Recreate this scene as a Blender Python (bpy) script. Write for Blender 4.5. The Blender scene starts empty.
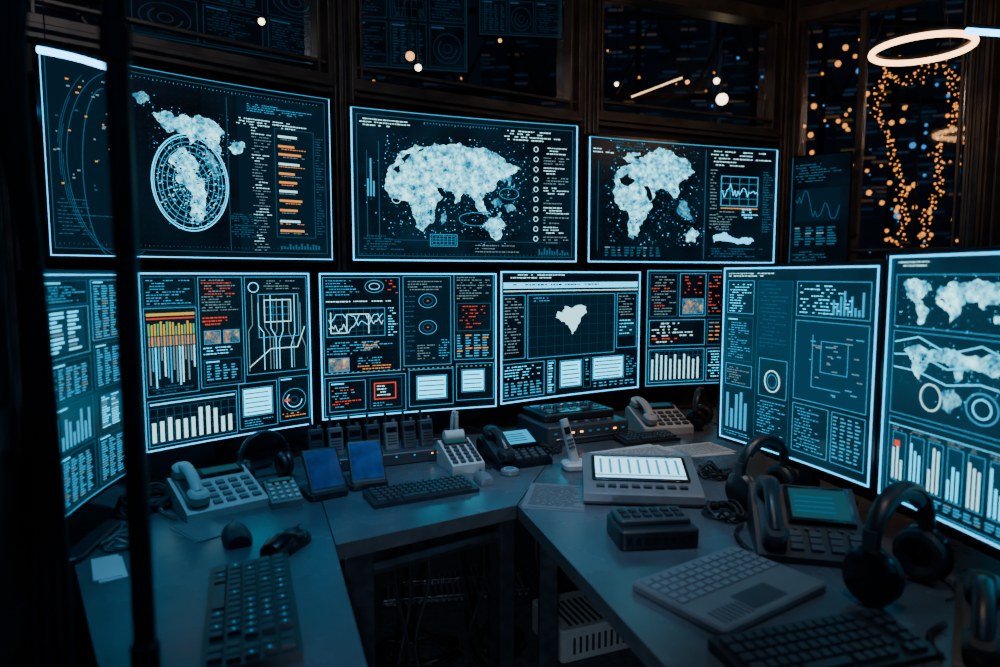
import bpy, math, random
from mathutils import Vector, Matrix
from mathutils.geometry import tessellate_polygon
R=random.Random(7)
D=bpy.data
# ------------------------------------------------------------------ materials
def pbr(name,col,rough=.5,metal=0.,noise=0.,nscale=30.,bump=0.,spec=.5):
    m=D.materials.new(name); m.use_nodes=True; nt=m.node_tree; b=nt.nodes['Principled BSDF']
    b.inputs['Base Color'].default_value=(*col,1); b.inputs['Roughness'].default_value=rough
    b.inputs['Metallic'].default_value=metal; b.inputs['Specular IOR Level'].default_value=spec
    tc=nt.nodes.new('ShaderNodeTexCoord'); n=nt.nodes.new('ShaderNodeTexNoise')
    n.inputs['Scale'].default_value=nscale; n.inputs['Detail'].default_value=5
    nt.links.new(tc.outputs['Object'],n.inputs['Vector'])
    if noise>0:
        r=nt.nodes.new('ShaderNodeValToRGB')
        r.color_ramp.elements[0].position=.3; r.color_ramp.elements[1].position=.7
        r.color_ramp.elements[0].color=(*[c*(1-noise) for c in col],1)
        r.color_ramp.elements[1].color=(*[min(1,c*(1+noise)) for c in col],1)
        nt.links.new(n.outputs['Fac'],r.inputs['Fac']); nt.links.new(r.outputs['Color'],b.inputs['Base Color'])
        mr=nt.nodes.new('ShaderNodeMapRange'); mr.inputs['To Min'].default_value=max(.03,rough-.12); mr.inputs['To Max'].default_value=min(1,rough+.12)
        nt.links.new(n.outputs['Fac'],mr.inputs['Value']); nt.links.new(mr.outputs['Result'],b.inputs['Roughness'])
    if bump>0:
        bp=nt.nodes.new('ShaderNodeBump'); bp.inputs['Strength'].default_value=bump; bp.inputs['Distance'].default_value=.002
        nt.links.new(n.outputs['Fac'],bp.inputs['Height']); nt.links.new(bp.outputs['Normal'],b.inputs['Normal'])
    return m
def emi(name,col,s,big=False):
    m=D.materials.new(name); m.use_nodes=True; nt=m.node_tree; nt.nodes.clear()
    e=nt.nodes.new('ShaderNodeEmission'); o=nt.nodes.new('ShaderNodeOutputMaterial')
    e.inputs['Color'].default_value=(*col,1); e.inputs['Strength'].default_value=s
    nt.links.new(e.outputs[0],o.inputs[0])
    if not big: m.cycles.emission_sampling='NONE'
    return m
def emi_noise(name,cols,scale,pos,detail=9,rough=.75):
    m=D.materials.new(name); m.use_nodes=True; nt=m.node_tree; nt.nodes.clear()
    e=nt.nodes.new('ShaderNodeEmission'); o=nt.nodes.new('ShaderNodeOutputMaterial')
    tc=nt.nodes.new('ShaderNodeTexCoord'); n=nt.nodes.new('ShaderNodeTexNoise'); n.inputs['Scale'].default_value=scale; n.inputs['Detail'].default_value=detail
    n.inputs['Roughness'].default_value=rough
    r=nt.nodes.new('ShaderNodeValToRGB'); el=r.color_ramp.elements
    el[0].position=pos[0]; el[0].color=(*cols[0],1); el[1].position=pos[-1]; el[1].color=(*cols[-1],1)
    for c,p in list(zip(cols,pos))[1:-1]: x=el.new(p); x.color=(*c,1)
    nt.links.new(tc.outputs['Object'],n.inputs['Vector']); nt.links.new(n.outputs['Fac'],r.inputs['Fac'])
    nt.links.new(r.outputs['Color'],e.inputs['Color']); nt.links.new(e.outputs[0],o.inputs[0]); return m
def screen_mat(name,col,s,scale=5):
    m=D.materials.new(name); m.use_nodes=True; nt=m.node_tree; b=nt.nodes['Principled BSDF']
    b.inputs['Base Color'].default_value=(.003,.004,.006,1); b.inputs['Roughness'].default_value=.25
    tc=nt.nodes.new('ShaderNodeTexCoord'); n=nt.nodes.new('ShaderNodeTexNoise'); n.inputs['Scale'].default_value=scale; n.inputs['Detail'].default_value=4
    r=nt.nodes.new('ShaderNodeValToRGB'); r.color_ramp.elements[0].position=.35; r.color_ramp.elements[1].position=.72
    r.color_ramp.elements[0].color=(*[c*.45 for c in col],1); r.color_ramp.elements[1].color=(*[c*2. for c in col],1)
    nt.links.new(tc.outputs['Object'],n.inputs['Vector']); nt.links.new(n.outputs['Fac'],r.inputs['Fac'])
    nt.links.new(r.outputs['Color'],b.inputs['Emission Color']); b.inputs['Emission Strength'].default_value=s
    return m
MT=dict(
 black=pbr('black_plastic',(.018,.02,.024),.36,noise=.25),
 blackg=pbr('black_gloss',(.008,.009,.012),.16,noise=.2),
 rubber=pbr('black_rubber',(.014,.015,.017),.55,noise=.3),
 cushion=pbr('ear_cushion_leather',(.02,.02,.023),.45,noise=.3,nscale=90,bump=.4),
 key=pbr('key_plastic',(.036,.04,.048),.38,noise=.15),
 keyl=pbr('key_light',(.17,.185,.20),.5,noise=.1),
 white=pbr('offwhite_plastic',(.46,.45,.42),.4,noise=.08),
 greyp=pbr('grey_plastic',(.15,.155,.16),.4,noise=.1),
 dgrey=pbr('dark_grey_plastic',(.045,.05,.057),.4,noise=.15),
 paper=pbr('paper',(.55,.54,.5),.8,noise=.08,nscale=8),
 ink=pbr('ink',(.06,.06,.07),.8),
 desk=pbr('desk_laminate',(.075,.088,.10),.26,noise=.25,nscale=7,bump=.05),
 edge=pbr('desk_edge',(.06,.062,.066),.35,noise=.2),
 metal=pbr('dark_metal',(.05,.052,.06),.35,metal=.6,noise=.3),
 metall=pbr('brushed_metal',(.35,.36,.38),.3,metal=.9,noise=.2),
 wall=pbr('wall_paint_dark',(.022,.025,.03),.6,noise=.35,nscale=5,bump=.2),
 frame=pbr('window_frame_steel',(.10,.088,.082),.38,metal=.3,noise=.35,nscale=12),
 floor=pbr('floor_carpet',(.06,.062,.068),.7,noise=.5,nscale=40,bump=.5),
 ceil=pbr('ceiling_black',(.012,.013,.016),.8,noise=.3),
 scr=screen_mat('screen_glass_dark',(.0011,.0052,.0100),1.),
 scr2=screen_mat('screen_glass_teal',(.0014,.0095,.0190),1.),
 scrb=screen_mat('screen_glass_blue',(.004,.024,.044),1.,3),
 fill=emi('ui_fill',(.002,.014,.028),1.),
 fill2=emi('ui_fill_bright',(.006,.052,.10),1.),
 dim=emi('ui_dim',(.008,.13,.24),1.),
 dim2=emi('ui_very_dim',(.004,.045,.08),1.),
 mid=emi('ui_mid',(.015,.34,.62),1.45),
 cy=emi('ui_cyan',(.03,.62,1.),2.6),
 edgeglow=emi('ui_edge_cyan',(.01,.50,1.),3.3,True),
 bright=emi('ui_bright_cyan',(.05,.68,1.),3.2,True),
 wh=emi('ui_white',(.40,.88,1.),1.9),
 wd=emi('ui_white_dim',(.26,.50,.60),.7),
 orange=emi('ui_orange',(1.,.33,.06),1.3),
 yellow=emi('ui_yellow',(.95,.62,.06),1.),
 green=emi('ui_green',(.1,.8,.45),.8),
 red=emi('ui_red',(1.,.07,.03),1.1),
 map=emi_noise('ui_map_land',[(.0,.12,.22),(.02,.50,.85),(.22,1.3,1.65),(1.2,2.8,2.95)],34,[.36,.43,.51,.63]),
 mapd=emi_noise('ui_map_land_dim',[(.0,.07,.13),(.02,.36,.62),(.3,1.1,1.35)],40,[.38,.5,.64]),
 thumb=emi_noise('ui_thumbnail',[(.01,.03,.05),(.05,.20,.30),(.6,.28,.10),(.8,.9,.9)],38,[.36,.48,.56,.66]),
 led=emi('led_blue',(.03,.2,1.),7.),
 ledw=emi('led_warm',(1.,.4,.12),4.),
 tube=emi('lamp_tube_cool',(.06,.5,1.),9.,True),
 ringl=emi('lamp_ring_warm',(1.,.50,.20),6.5,True),
 bulb=emi('bulb_amber',(1.,.28,.035),3.5),
 bulbw=emi('bulb_warm_white',(1.,.66,.36),12.),
 bulbo=emi('globe_orange',(1.,.34,.08),5.,True),
 bulbb=emi('bulb_blue',(.06,.4,1.),1.4),
 panel=emi('console_screen',(.34,.78,1.),2.3,True),
 teal=emi('phone_screen',(.02,.11,.15),.7),
 bluef=pbr('blue_glass_face',(.02,.08,.20),.12,noise=.3),
)
def glass():
    m=D.materials.new('window_glass'); m.use_nodes=True; nt=m.node_tree; nt.nodes.clear()
    o=nt.nodes.new('ShaderNodeOutputMaterial'); t=nt.nodes.new('ShaderNodeBsdfTransparent'); g=nt.nodes.new('ShaderNodeBsdfGlossy')
    t.inputs['Color'].default_value=(.6,.7,.78,1); g.inputs['Roughness'].default_value=.05
    f=nt.nodes.new('ShaderNodeFresnel'); f.inputs['IOR'].default_value=1.5
    a=nt.nodes.new('ShaderNodeMath'); a.operation='ADD'; a.inputs[1].default_value=.16
    mx=nt.nodes.new('ShaderNodeMixShader'); nt.links.new(f.outputs[0],a.inputs[0]); nt.links.new(a.outputs[0],mx.inputs[0])
    nt.links.new(t.outputs[0],mx.inputs[1]); nt.links.new(g.outputs[0],mx.inputs[2]); nt.links.new(mx.outputs[0],o.inputs[0]); return m
MT['glass']=glass()
def facade(name,seed,warm,cool):
    m=D.materials.new(name); m.use_nodes=True; nt=m.node_tree; b=nt.nodes['Principled BSDF']
    b.inputs['Base Color'].default_value=(.02,.03,.04,1); b.inputs['Roughness'].default_value=.5
    tc=nt.nodes.new('ShaderNodeTexCoord'); mp=nt.nodes.new('ShaderNodeMapping'); mp.inputs['Rotation'].default_value=(math.pi/2,0,0)
    mp.inputs['Location'].default_value=(seed,seed,0)
    br=nt.nodes.new('ShaderNodeTexBrick'); br.offset=.3; br.inputs['Scale'].default_value=3.4
    br.inputs['Color1'].default_value=(0,0,0,1); br.inputs['Color2'].default_value=(1,1,1,1); br.inputs['Mortar'].default_value=(0,0,0,1)
    br.inputs['Mortar Size'].default_value=.05; br.inputs['Brick Width'].default_value=.9; br.inputs['Row Height'].default_value=.22
    r=nt.nodes.new('ShaderNodeValToRGB'); e=r.color_ramp.elements
    e[0].position=.0; e[0].color=(.0012,.0035,.0065,1); e[1].position=1.; e[1].color=(*warm,1)
    x=e.new(.72); x.color=(.0015,.006,.012,1); x=e.new(.9); x.color=(*cool,1)
    n=nt.nodes.new('ShaderNodeTexNoise'); n.inputs['Scale'].default_value=.9
    mu=nt.nodes.new('ShaderNodeMixRGB'); mu.blend_type='MULTIPLY'; mu.inputs[0].default_value=1
    nt.links.new(tc.outputs['Object'],n.inputs['Vector'])
    nt.links.new(tc.outputs['Object'],mp.inputs['Vector']); nt.links.new(mp.outputs[0],br.inputs['Vector'])
    nt.links.new(br.outputs['Color'],r.inputs['Fac']); nt.links.new(r.outputs['Color'],mu.inputs[1]); nt.links.new(n.outputs['Fac'],mu.inputs[2]); nt.links.new(mu.outputs[0],b.inputs['Emission Color'])
    b.inputs['Emission Strength'].default_value=1.5; m.cycles.emission_sampling='NONE'; return m
MT['fac1']=facade('facade_night_a',1.3,(.16,.07,.02),(.006,.04,.08)); MT['fac2']=facade('facade_night_b',4.1,(.10,.06,.03),(.005,.03,.06))

# ------------------------------------------------------------------ mesh builder
class MB:
    def __init__(s): s.v=[];s.f=[];s.m=[];s.mats=[];s.M=Matrix.Identity(4)
    def mi(s,k):
        if k not in s.mats: s.mats.append(k)
        return s.mats.index(k)
    def add(s,vs,fs,mat):
        o=len(s.v); s.v+= [s.M@Vector(p) for p in vs]; i=s.mi(mat)
        for f in fs: s.f.append([o+k for k in f]); s.m.append(i)
    def box(s,c,d,mat,taper=0.):
        x,y,z=c;a,b,h=d[0]/2,d[1]/2,d[2]/2;t=taper
        vs=[(x-a,y-b,z-h),(x+a,y-b,z-h),(x+a,y+b,z-h),(x-a,y+b,z-h),(x-a+t,y-b+t,z+h),(x+a-t,y-b+t,z+h),(x+a-t,y+b-t,z+h),(x-a+t,y+b-t,z+h)]
        s.add(vs,[(0,3,2,1),(4,5,6,7),(0,1,5,4),(1,2,6,5),(2,3,7,6),(3,0,4,7)],mat)
    def rbox(s,c,d,mat,r=.01,ch=.002):
        x,y,z=c;a,b,h=d[0]/2,d[1]/2,d[2]/2;r=min(r,a*.99,b*.99)
        def ring(ins,zz):
            out=[];rr=max(r-ins,.0005)
            for k,(sx,sy) in enumerate([(1,-1),(1,1),(-1,1),(-1,-1)]):
                for j in range(5):
                    an=-math.pi/2+k*math.pi/2+j*math.pi/8
                    out.append((x+sx*(a-r)+rr*math.cos(an),y+sy*(b-r)+rr*math.sin(an),zz))
            return out
        rs=[ring(ch,z-h),ring(0,z-h+ch),ring(0,z+h-ch),ring(ch,z+h)];s.loft(rs,mat)
    def loft(s,rs,mat,caps=True):
        n=len(rs[0]);vs=[p for r in rs for p in r];fs=[]
        for i in range(len(rs)-1):
            for j in range(n):
                k=(j+1)%n; fs.append((i*n+j,i*n+k,(i+1)*n+k,(i+1)*n+j))
        if caps: fs.append(tuple(reversed(range(n)))); fs.append(tuple(range((len(rs)-1)*n,len(rs)*n)))
        s.add(vs,fs,mat)
    def tube(s,pts,r,mat,n=8,smooth=0,flat=1.):
        pts=[Vector(p) for p in pts]
        if smooth:
            q=[];P=[pts[0]]+pts+[pts[-1]]
            for i in range(1,len(P)-2):
                for k in range(smooth):
                    t=k/smooth;a,b,c,d=P[i-1],P[i],P[i+1],P[i+2]
                    q.append(.5*((2*b)+(c-a)*t+(2*a-5*b+4*c-d)*t*t+(3*b-a-3*c+d)*t**3))
            q.append(pts[-1]);pts=q
        rs=[];up=Vector((0,0,1));prev=None
        rad=r if callable(r) else (lambda t:r)
        for i,p in enumerate(pts):
            d=(pts[min(i+1,len(pts)-1)]-pts[max(i-1,0)])
            if d.length<1e-9: d=Vector((0,0,1))
            d.normalize()
            if prev is None:
                a=d.cross(up)
                if a.length<.1: a=d.cross(Vector((0,1,0)))
            else: a=prev-d*prev.dot(d)
            if a.length<1e-6: a=d.orthogonal()
            a.normalize();prev=a;b=d.cross(a);rr=rad(i/max(1,len(pts)-1))
            rs.append([p+a*math.cos(2*math.pi*k/n)*rr+b*math.sin(2*math.pi*k/n)*rr*flat for k in range(n)])
        s.loft(rs,mat)
    def lathe(s,prof,mat,axis='z',c=(0,0,0),n=24,sx=1.,sy=1.):
        rs=[]
        for r,h in prof:
            ring=[]
            for k in range(n):
                a=2*math.pi*k/n;p,q=r*math.cos(a)*sx,r*math.sin(a)*sy
                ring.append({'z':(c[0]+p,c[1]+q,c[2]+h),'x':(c[0]+h,c[1]+p,c[2]+q),'y':(c[0]+q,c[1]+h,c[2]+p)}[axis])
            rs.append(ring)
        s.loft(rs,mat)
    def prism(s,poly,z0,z1,mat,top=None):
        n=len(poly);vs=[(x,y,z0) for x,y in poly]+[(x,y,z1) for x,y in poly]
        s.add(vs,[tuple(range(n-1,-1,-1))]+[(i,(i+1)%n,n+(i+1)%n,n+i) for i in range(n)],mat)
        s.add([(x,y,z1) for x,y in poly],[tuple(range(n))],top or mat)
    def side(s,prof,w,mat,x=0):
        n=len(prof);s.loft([[(x-w/2,y,z) for y,z in prof],[(x+w/2,y,z) for y,z in prof]],mat)
    def sphere(s,c,r,mat,n=12,m=8,sc=(1,1,1),zmin=None):
        rs=[]
        for i in range(m+1):
            th=math.pi*(1-i/m);rr=max(math.sin(th),.02)*r;zz=math.cos(th)*r*sc[2]
            if zmin is not None: zz=max(zz,zmin)
            rs.append([(c[0]+rr*math.cos(2*math.pi*k/n)*sc[0],c[1]+rr*math.sin(2*math.pi*k/n)*sc[1],c[2]+zz) for k in range(n)])
        s.loft(rs,mat)
    def torus(s,c,R_,r,mat,axis='z',n=40,m=8,arc=(0,2*math.pi)):
        pts=[]
        for k in range(n+1):
            a=arc[0]+(arc[1]-arc[0])*k/n;p,q=R_*math.cos(a),R_*math.sin(a)
            pts.append({'z':(c[0]+p,c[1]+q,c[2]),'x':(c[0],c[1]+p,c[2]+q),'y':(c[0]+p,c[1],c[2]+q)}[axis])
        s.tube(pts,r,mat,m)
    def done(s,name,loc=(0,0,0),yaw=0.,rot=None,bevel=0.,smooth=True):
        me=D.meshes.new(name);me.from_pydata([tuple(p) for p in s.v],[],s.f)
        for k in s.mats: me.materials.append(MT[k])
        me.polygons.foreach_set('material_index',s.m)
        if smooth:
            me.polygons.foreach_set('use_smooth',[True]*len(me.polygons))
            try: me.set_sharp_from_angle(angle=math.radians(35))
            except Exception: pass
        me.update();o=D.objects.new(name,me);bpy.context.collection.objects.link(o)
        o.location=loc;o.rotation_euler=rot if rot else (0,0,math.radians(yaw))
        if bevel:
            b=o.modifiers.new('bevel','BEVEL');b.width=bevel;b.segments=2;b.limit_method='ANGLE';b.angle_limit=math.radians(40)
        return o
DZ=.75
# ------------------------------------------------------------------ room shell
PL=[(-1.70,-1.2),(-1.70,1.0),(-1.42,1.95),(-.615,2.62),(.395,3.20),(1.515,3.65),(2.19,3.10),(2.60,1.8),(2.60,-1.2)]
H=3.0
names=['wall_left','wall_left_rear','wall_back_left','wall_back_center','wall_back_right','wall_corner','wall_right_rear','wall_right']
def facet(i,a,b,solid_to,window=True):
    a=Vector(a);b=Vector(b);d=(b-a);L=d.length;yaw=math.degrees(math.atan2(d.y,d.x))
    mb=MB();t=.08
    if not window: mb.box((L/2,t/2,H/2),(L,t,H),'wall')
    else:
        mb.box((L/2,t/2,solid_to/2),(L,t,solid_to),'wall')
        mb.box((L/2,t/2,(2.72+H)/2),(L,t,H-2.72),'wall')
    mb.done(names[i],(a.x,a.y,0),yaw)
    if window:
        w=MB();zb=solid_to;zt=2.72
        w.add([(.03,.04,zb),(L-.03,.04,zb),(L-.03,.04,zt),(.03,.04,zt)],[(0,1,2,3)],'glass')
        for z in (zb+.035,zt-.03): w.box((L/2,.02,z),(L,.10,.07),'frame')
        w.box((L/2,-.035,zb+.03),(L,.03,.018),'frame');w.box((L/2,.0,zb+.115),(L,.03,.014),'frame')
        for x in (.03,L-.03): w.box((x,.02,(zb+zt)/2),(.06,.12,zt-zb),'frame')
        w.box((.085,.01,(zb+zt)/2),(.014,.06,zt-zb),'frame'); w.box((L-.085,.01,(zb+zt)/2),(.014,.06,zt-zb),'frame')
        if i==5: w.box((L*.42,.03,(zb+zt)/2),(.03,.06,zt-zb),'frame')
        w.done('window_%d'%i,(a.x,a.y,0),yaw,bevel=.003)
for i in range(8):
    facet(i,PL[i],PL[i+1],{2:2.03,3:2.03,4:2.05,5:1.36,6:1.36,1:1.36}.get(i,1),window=i in (1,2,3,4,5,6))
w=MB();w.box((.45,-1.24,H/2),(4.3,.08,H),'wall');w.done('wall_rear')
FP=[(-1.8,-1.3),(2.7,-1.3),(2.7,1.8),(2.3,3.3),(1.55,3.8),(-.7,2.8),(-1.6,2.0),(-1.8,1.0)]
m=MB();m.prism(FP,-.06,0,'floor');m.done('floor')
m=MB();m.prism(FP,H,H+.08,'ceil');m.done('ceiling')
for k,(x,y) in enumerate(PL[2:7]):
    p=MB();p.box((0,-.03,H/2),(.05,.09,H-.01),'frame');p.box((0,-.082,H/2),(.022,.02,H-.01),'metal')
    p.box((.034,-.04,H/2),(.012,.05,H-.01),'frame');p.box((-.034,-.04,H/2),(.012,.05,H-.01),'frame')
    yaw=[20,32,26,0,-45][k];p.done('trim_%d'%(k+1),(x,y,0),yaw,bevel=.004)
# ------------------------------------------------------------------ displays
def inside(x,y,P):
    c=False
    for i in range(len(P)):
        (x1,y1),(x2,y2)=P[i-1],P[i]
        if (y1>y)!=(y2>y) and x<(x2-x1)*(y-y1)/(y2-y1)+x1: c=not c
    return c
class Panel:
    def __init__(s,bl,br,zb,zt,box,scr='scr',sag=.012,bez=.010,depth=.03):
        s.bl=Vector(bl);s.br=Vector(br);s.zb,s.zt=zb,zt;s.x0,s.y0,s.x1,s.y1=box;s.sag=sag
        d=(s.br-s.bl);s.L=d.length;d.normalize();s.d=d;s.n=Vector((d.y,-d.x));s.mb=MB()
        c=(s.bl+s.br)/2;s.c=Vector((c.x,c.y,0));s.bez=bez;s.depth=depth;s.scr=scr
        bx=bez/s.L*(s.x1-s.x0);by=bez/(zt-zb)*(s.y1-s.y0);N=14
        rs=[]
        for i in range(N+1):
            x=s.x0-bx+(s.x1-s.x0+2*bx)*i/N
            rs.append([s.pt(x,s.y1+by,-.001),s.pt(x,s.y0-by,-.001),s.pt(x,s.y0-by*.6,-depth),s.pt(x,s.y1+by*.6,-depth)])
        s.mb.loft(rs,'black')
        s.rect(s.x0,s.y0,s.x1,s.y1,scr,0)
        for q in ((s.x0-bx,s.y0-by,s.x1+bx,s.y0),(s.x0-bx,s.y1,s.x1+bx,s.y1+by),(s.x0-bx,s.y0,s.x0,s.y1),(s.x1,s.y0,s.x1+bx,s.y1)): s.rect(*q,'blackg',.0025)
    def pt(s,x,y,off=0):
        u=(x-s.x0)/(s.x1-s.x0);v=(y-s.y0)/(s.y1-s.y0)
        p=s.bl.lerp(s.br,u)-s.n*(s.sag*4*u*(1-u))+s.n*off
        return (p.x-s.c.x,p.y-s.c.y,s.zt+(s.zb-s.zt)*v)
    def rect(s,x0,y0,x1,y1,m,off=.001):
        n=max(1,int(abs(x1-x0)/(s.x1-s.x0)*12));vs=[];fs=[]
        for i in range(n+1):
            x=x0+(x1-x0)*i/n;vs+=[s.pt(x,y1,off),s.pt(x,y0,off)]
            if i: k=2*i;fs.append((k-2,k,k+1,k-1))
        s.mb.add(vs,fs,m)
    def frame(s,x0,y0,x1,y1,m='dim',w=.6,off=.002):
        s.rect(x0,y0,x1,y0+w,m,off);s.rect(x0,y1-w,x1,y1,m,off);s.rect(x0,y0,x0+w,y1,m,off);s.rect(x1-w,y0,x1,y1,m,off)
    def line(s,pts,m='mid',w=.6,off=.002):
        for (xa,ya),(xb,yb) in zip(pts,pts[1:]):
            dx,dy=xb-xa,yb-ya;l=math.hypot(dx,dy) or 1;nx,ny=-dy/l*w/2,dx/l*w/2
            s.mb.add([s.pt(xa+nx,ya+ny,off),s.pt(xb+nx,yb+ny,off),s.pt(xb-nx,yb-ny,off),s.pt(xa-nx,ya-ny,off)],[(0,1,2,3)],m)
    def ring(s,cx,cy,rx,ry,m='mid',w=.6,n=40,a0=0,a1=2*math.pi,off=.002):
        s.line([(cx+rx*math.cos(a0+(a1-a0)*k/n),cy+ry*math.sin(a0+(a1-a0)*k/n)) for k in range(n+1)],m,w,off)
    def poly(s,pts,m,off=.002,rough=1.5,levels=3,fx=True):
        base=pts
        for _ in range(levels):
            q=[]
            for i,p in enumerate(pts):
                b=pts[(i+1)%len(pts)];l=math.hypot(b[0]-p[0],b[1]-p[1])
                q+=[p,((p[0]+b[0])/2+R.uniform(-.14,.14)*l*rough,(p[1]+b[1])/2+R.uniform(-.14,.14)*l*rough)]
            pts=q
        tr=tessellate_polygon([[Vector((x,y,0)) for x,y in pts]])
        s.mb.add([s.pt(x,y,off) for x,y in pts],[tuple(t) for t in tr],m)
        if fx:
            xs=[p[0] for p in base];ys=[p[1] for p in base];a=(max(xs)-min(xs))*(max(ys)-min(ys))
            for _ in range(int(a/9)):
                x=R.uniform(min(xs)-5,max(xs)+5);y=R.uniform(min(ys)-5,max(ys)+5);l=R.uniform(.4,1.2)
                if inside(x,y,base):
                    k=R.random()
                    if k<.3:
                        pp=[(x+l*R.uniform(.6,2)*math.cos(t*1.05),y+l*R.uniform(.5,1.4)*math.sin(t*1.05)) for t in range(6)]
                        s.mb.add([s.pt(*q,off+.0004) for q in pp],[tuple(range(6))],s.scr if k<.16 else 'dim')
                    elif k<.6: s.rect(x,y,x+l,y+l,'wh',off+.0008)
                elif R.random()<.4: s.rect(x,y,x+l*.9,y+l*.8,R.choice(['mid','cy','dim']),off+.0006)
    def sea(s,pts):
        cx=sum(p[0] for p in pts)/len(pts);cy=sum(p[1] for p in pts)/len(pts)
        s.poly([(cx+(x-cx)*1.15,cy+(y-cy)*1.5) for x,y in pts],s.scr,off=.0036,rough=1.2,levels=2,fx=False)
    def text(s,x0,y0,x1,y1,m='mid',dy=2.7,h=.95,dens=.82,off=.003,alt=None):
        y=y0
        while y+h<=y1:
            x=x0+(R.choice((0,0,3)) if x1-x0>20 else 0);end=x0+(x1-x0)*R.uniform(.4,1)
            mm=alt if alt and R.random()<.2 else m
            while x<end:
                l=R.uniform(.9,3.6)
                if R.random()<dens: s.rect(x,y,min(x+l,x1),y+h*R.uniform(.75,1.05),mm,off)
                x+=l+R.uniform(.5,1.)
            y+=dy
    def bars(s,x0,y0,x1,y1,m,n,fill=.6,minh=.2):
        w=(x1-x0)/n
        for i in range(n):
            h=(y1-y0)*R.uniform(minh,1);s.rect(x0+i*w,y1-h,x0+i*w+w*fill,y1,m,.003)
    def plot(s,x0,y0,x1,y1,m='cy',n=24,w=.6):
        y=.5;pts=[]
        for i in range(n+1):
            y=min(1,max(0,y+R.uniform(-.3,.3)));pts.append((x0+(x1-x0)*i/n,y0+(y1-y0)*y))
        s.line(pts,m,w,.003)
    def grid(s,x0,y0,x1,y1,nx,ny,m='dim',w=.35):
        for i in range(nx+1): x=x0+(x1-x0)*i/nx;s.rect(x-w/2,y0,x+w/2,y1,m,.0015)
        for i in range(ny+1): y=y0+(y1-y0)*i/ny;s.rect(x0,y-w/2,x1,y+w/2,m,.0015)
    def dots(s,x0,y0,x1,y1,st=5,m='dim',w=.5):
        y=y0
        while y<y1:
            x=x0
            while x<x1: s.mb.add([s.pt(x,y+w,.0008),s.pt(x+w,y+w,.0008),s.pt(x+w,y,.0008),s.pt(x,y,.0008)],[(0,1,2,3)],m);x+=st
            y+=st
    def ticks(s,x0,x1,y,m='mid',st=3,h=1.2):
        x=x0;k=0
        while x<x1: s.rect(x,y,x+.5,y+h*(1.8 if k%5==0 else 1),m,.003);x+=st;k+=1
    def table(s,x0,y0,x1,y1,m='mid',nc=4,dy=2.7,h=1.3,alt='wd'):
        w=(x1-x0)/nc
        for i in range(nc):
            y=y0
            while y<y1-h:
                s.rect(x0+i*w,y,x0+i*w+w*R.uniform(.35,.85),y+h,m if R.random()<.85 else alt,.003);y+=dy
    def lst(s,x0,y0,x1,y1,n=5,back='bright'):
        s.frame(x0-1.5,y0-1.5,x1+1.5,y1+1.5,'mid');s.rect(x0,y0,x1,y1,back,.002)
        for i in range(n):
            y=y0+(y1-y0)*(i+.75)/(n+.5);s.rect(x0+1,y,x1-1-R.uniform(0,3),y+1.2,'dim',.003)
    def thumb(s,x0,y0,x1,y1): s.frame(x0-.8,y0-.8,x1+.8,y1+.8,'mid');s.rect(x0,y0,x1,y1,'thumb',.0032)
    def widget(s,x0,y0,x1,y1,kind=None,m='mid',fill=None,fm=None,hd='cy'):
        s.frame(x0,y0,x1,y1,fm or ('dim' if R.random()<.5 else 'mid'))
        if fill: s.rect(x0,y0,x1,y1,fill,.001)
        kind=kind or R.choice(['text','text','table','plot','bars','grid','ring'])
        s.rect(x0+2,y0+2,x0+2+(x1-x0)*.35,y0+3.2,hd,.003)
        a,b,c,d=x0+2.5,y0+6,x1-2.5,y1-2.5
        if c-a<3 or d-b<3:return
        if kind=='text': s.text(a,b,c,d,m,alt=('red' if R.random()<.3 else 'wd') if not fm else fm)
        elif kind=='table': s.table(a,b,c,d,m,max(2,int((c-a)/7)),alt=fm or 'wd')
        elif kind=='plot': s.grid(a,b,c,d,5,4,fm or 'dim');s.plot(a,b,c,d,fm or 'cy')
        elif kind=='bars': s.bars(a,b,c,d,m,max(3,int((c-a)/3.5)))
        elif kind=='grid': s.grid(a,b,c,d,6,5,fm or 'mid')
        elif kind=='ring':
            r=min(c-a,d-b)/2.2;cx,cy=(a+c)/2,(b+d)/2
            s.ring(cx,cy,r,r,fm or 'mid');s.ring(cx,cy,r*.65,r*.65,fm or 'cy',.9,a1=4);s.ring(cx,cy,r*.3,r*.3,fm or 'dim')
    def edge(s,m='edgeglow',w=1.,sides='tblr'):
        if 't' in sides: s.rect(s.x0,s.y0,s.x1,s.y0+w,m,.0035)
        if 'b' in sides: s.rect(s.x0,s.y1-w,s.x1,s.y1,m,.0035)
        if 'l' in sides: s.rect(s.x0,s.y0,s.x0+w,s.y1,m,.0035)
        if 'r' in sides: s.rect(s.x1-w,s.y0,s.x1,s.y1,m,.0035)
    def finish(s,name,stand=None,mount=0.):
        ang=math.atan2(s.d.y,s.d.x);s.mb.M=Matrix.Rotation(ang,4,'Z')
        if stand is not None:
            zc=(s.zb+s.zt)/2;y=s.depth+s.sag
            s.mb.box((0,y+.02,zc),(.16,.04,.16),'black',.005)
            s.mb.box((0,y+.045,(stand+zc)/2),(.05,.025,zc-stand),'metal')
            s.mb.rbox((0,y+.03,stand+.007),(.24,.16,.014),'metal',.03,.003)
        if mount:
            y=s.depth+s.sag;zc=(s.zb+s.zt)/2
            s.mb.box((0,y+.01,zc),(.34,.02,.26),'metal')
            s.mb.box((0,y+mount/2,zc),(.10,mount,.10),'metal')
        s.mb.M=Matrix.Identity(4)
        return s.mb.done(name,(s.c.x,s.c.y,0),smooth=False)

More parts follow.
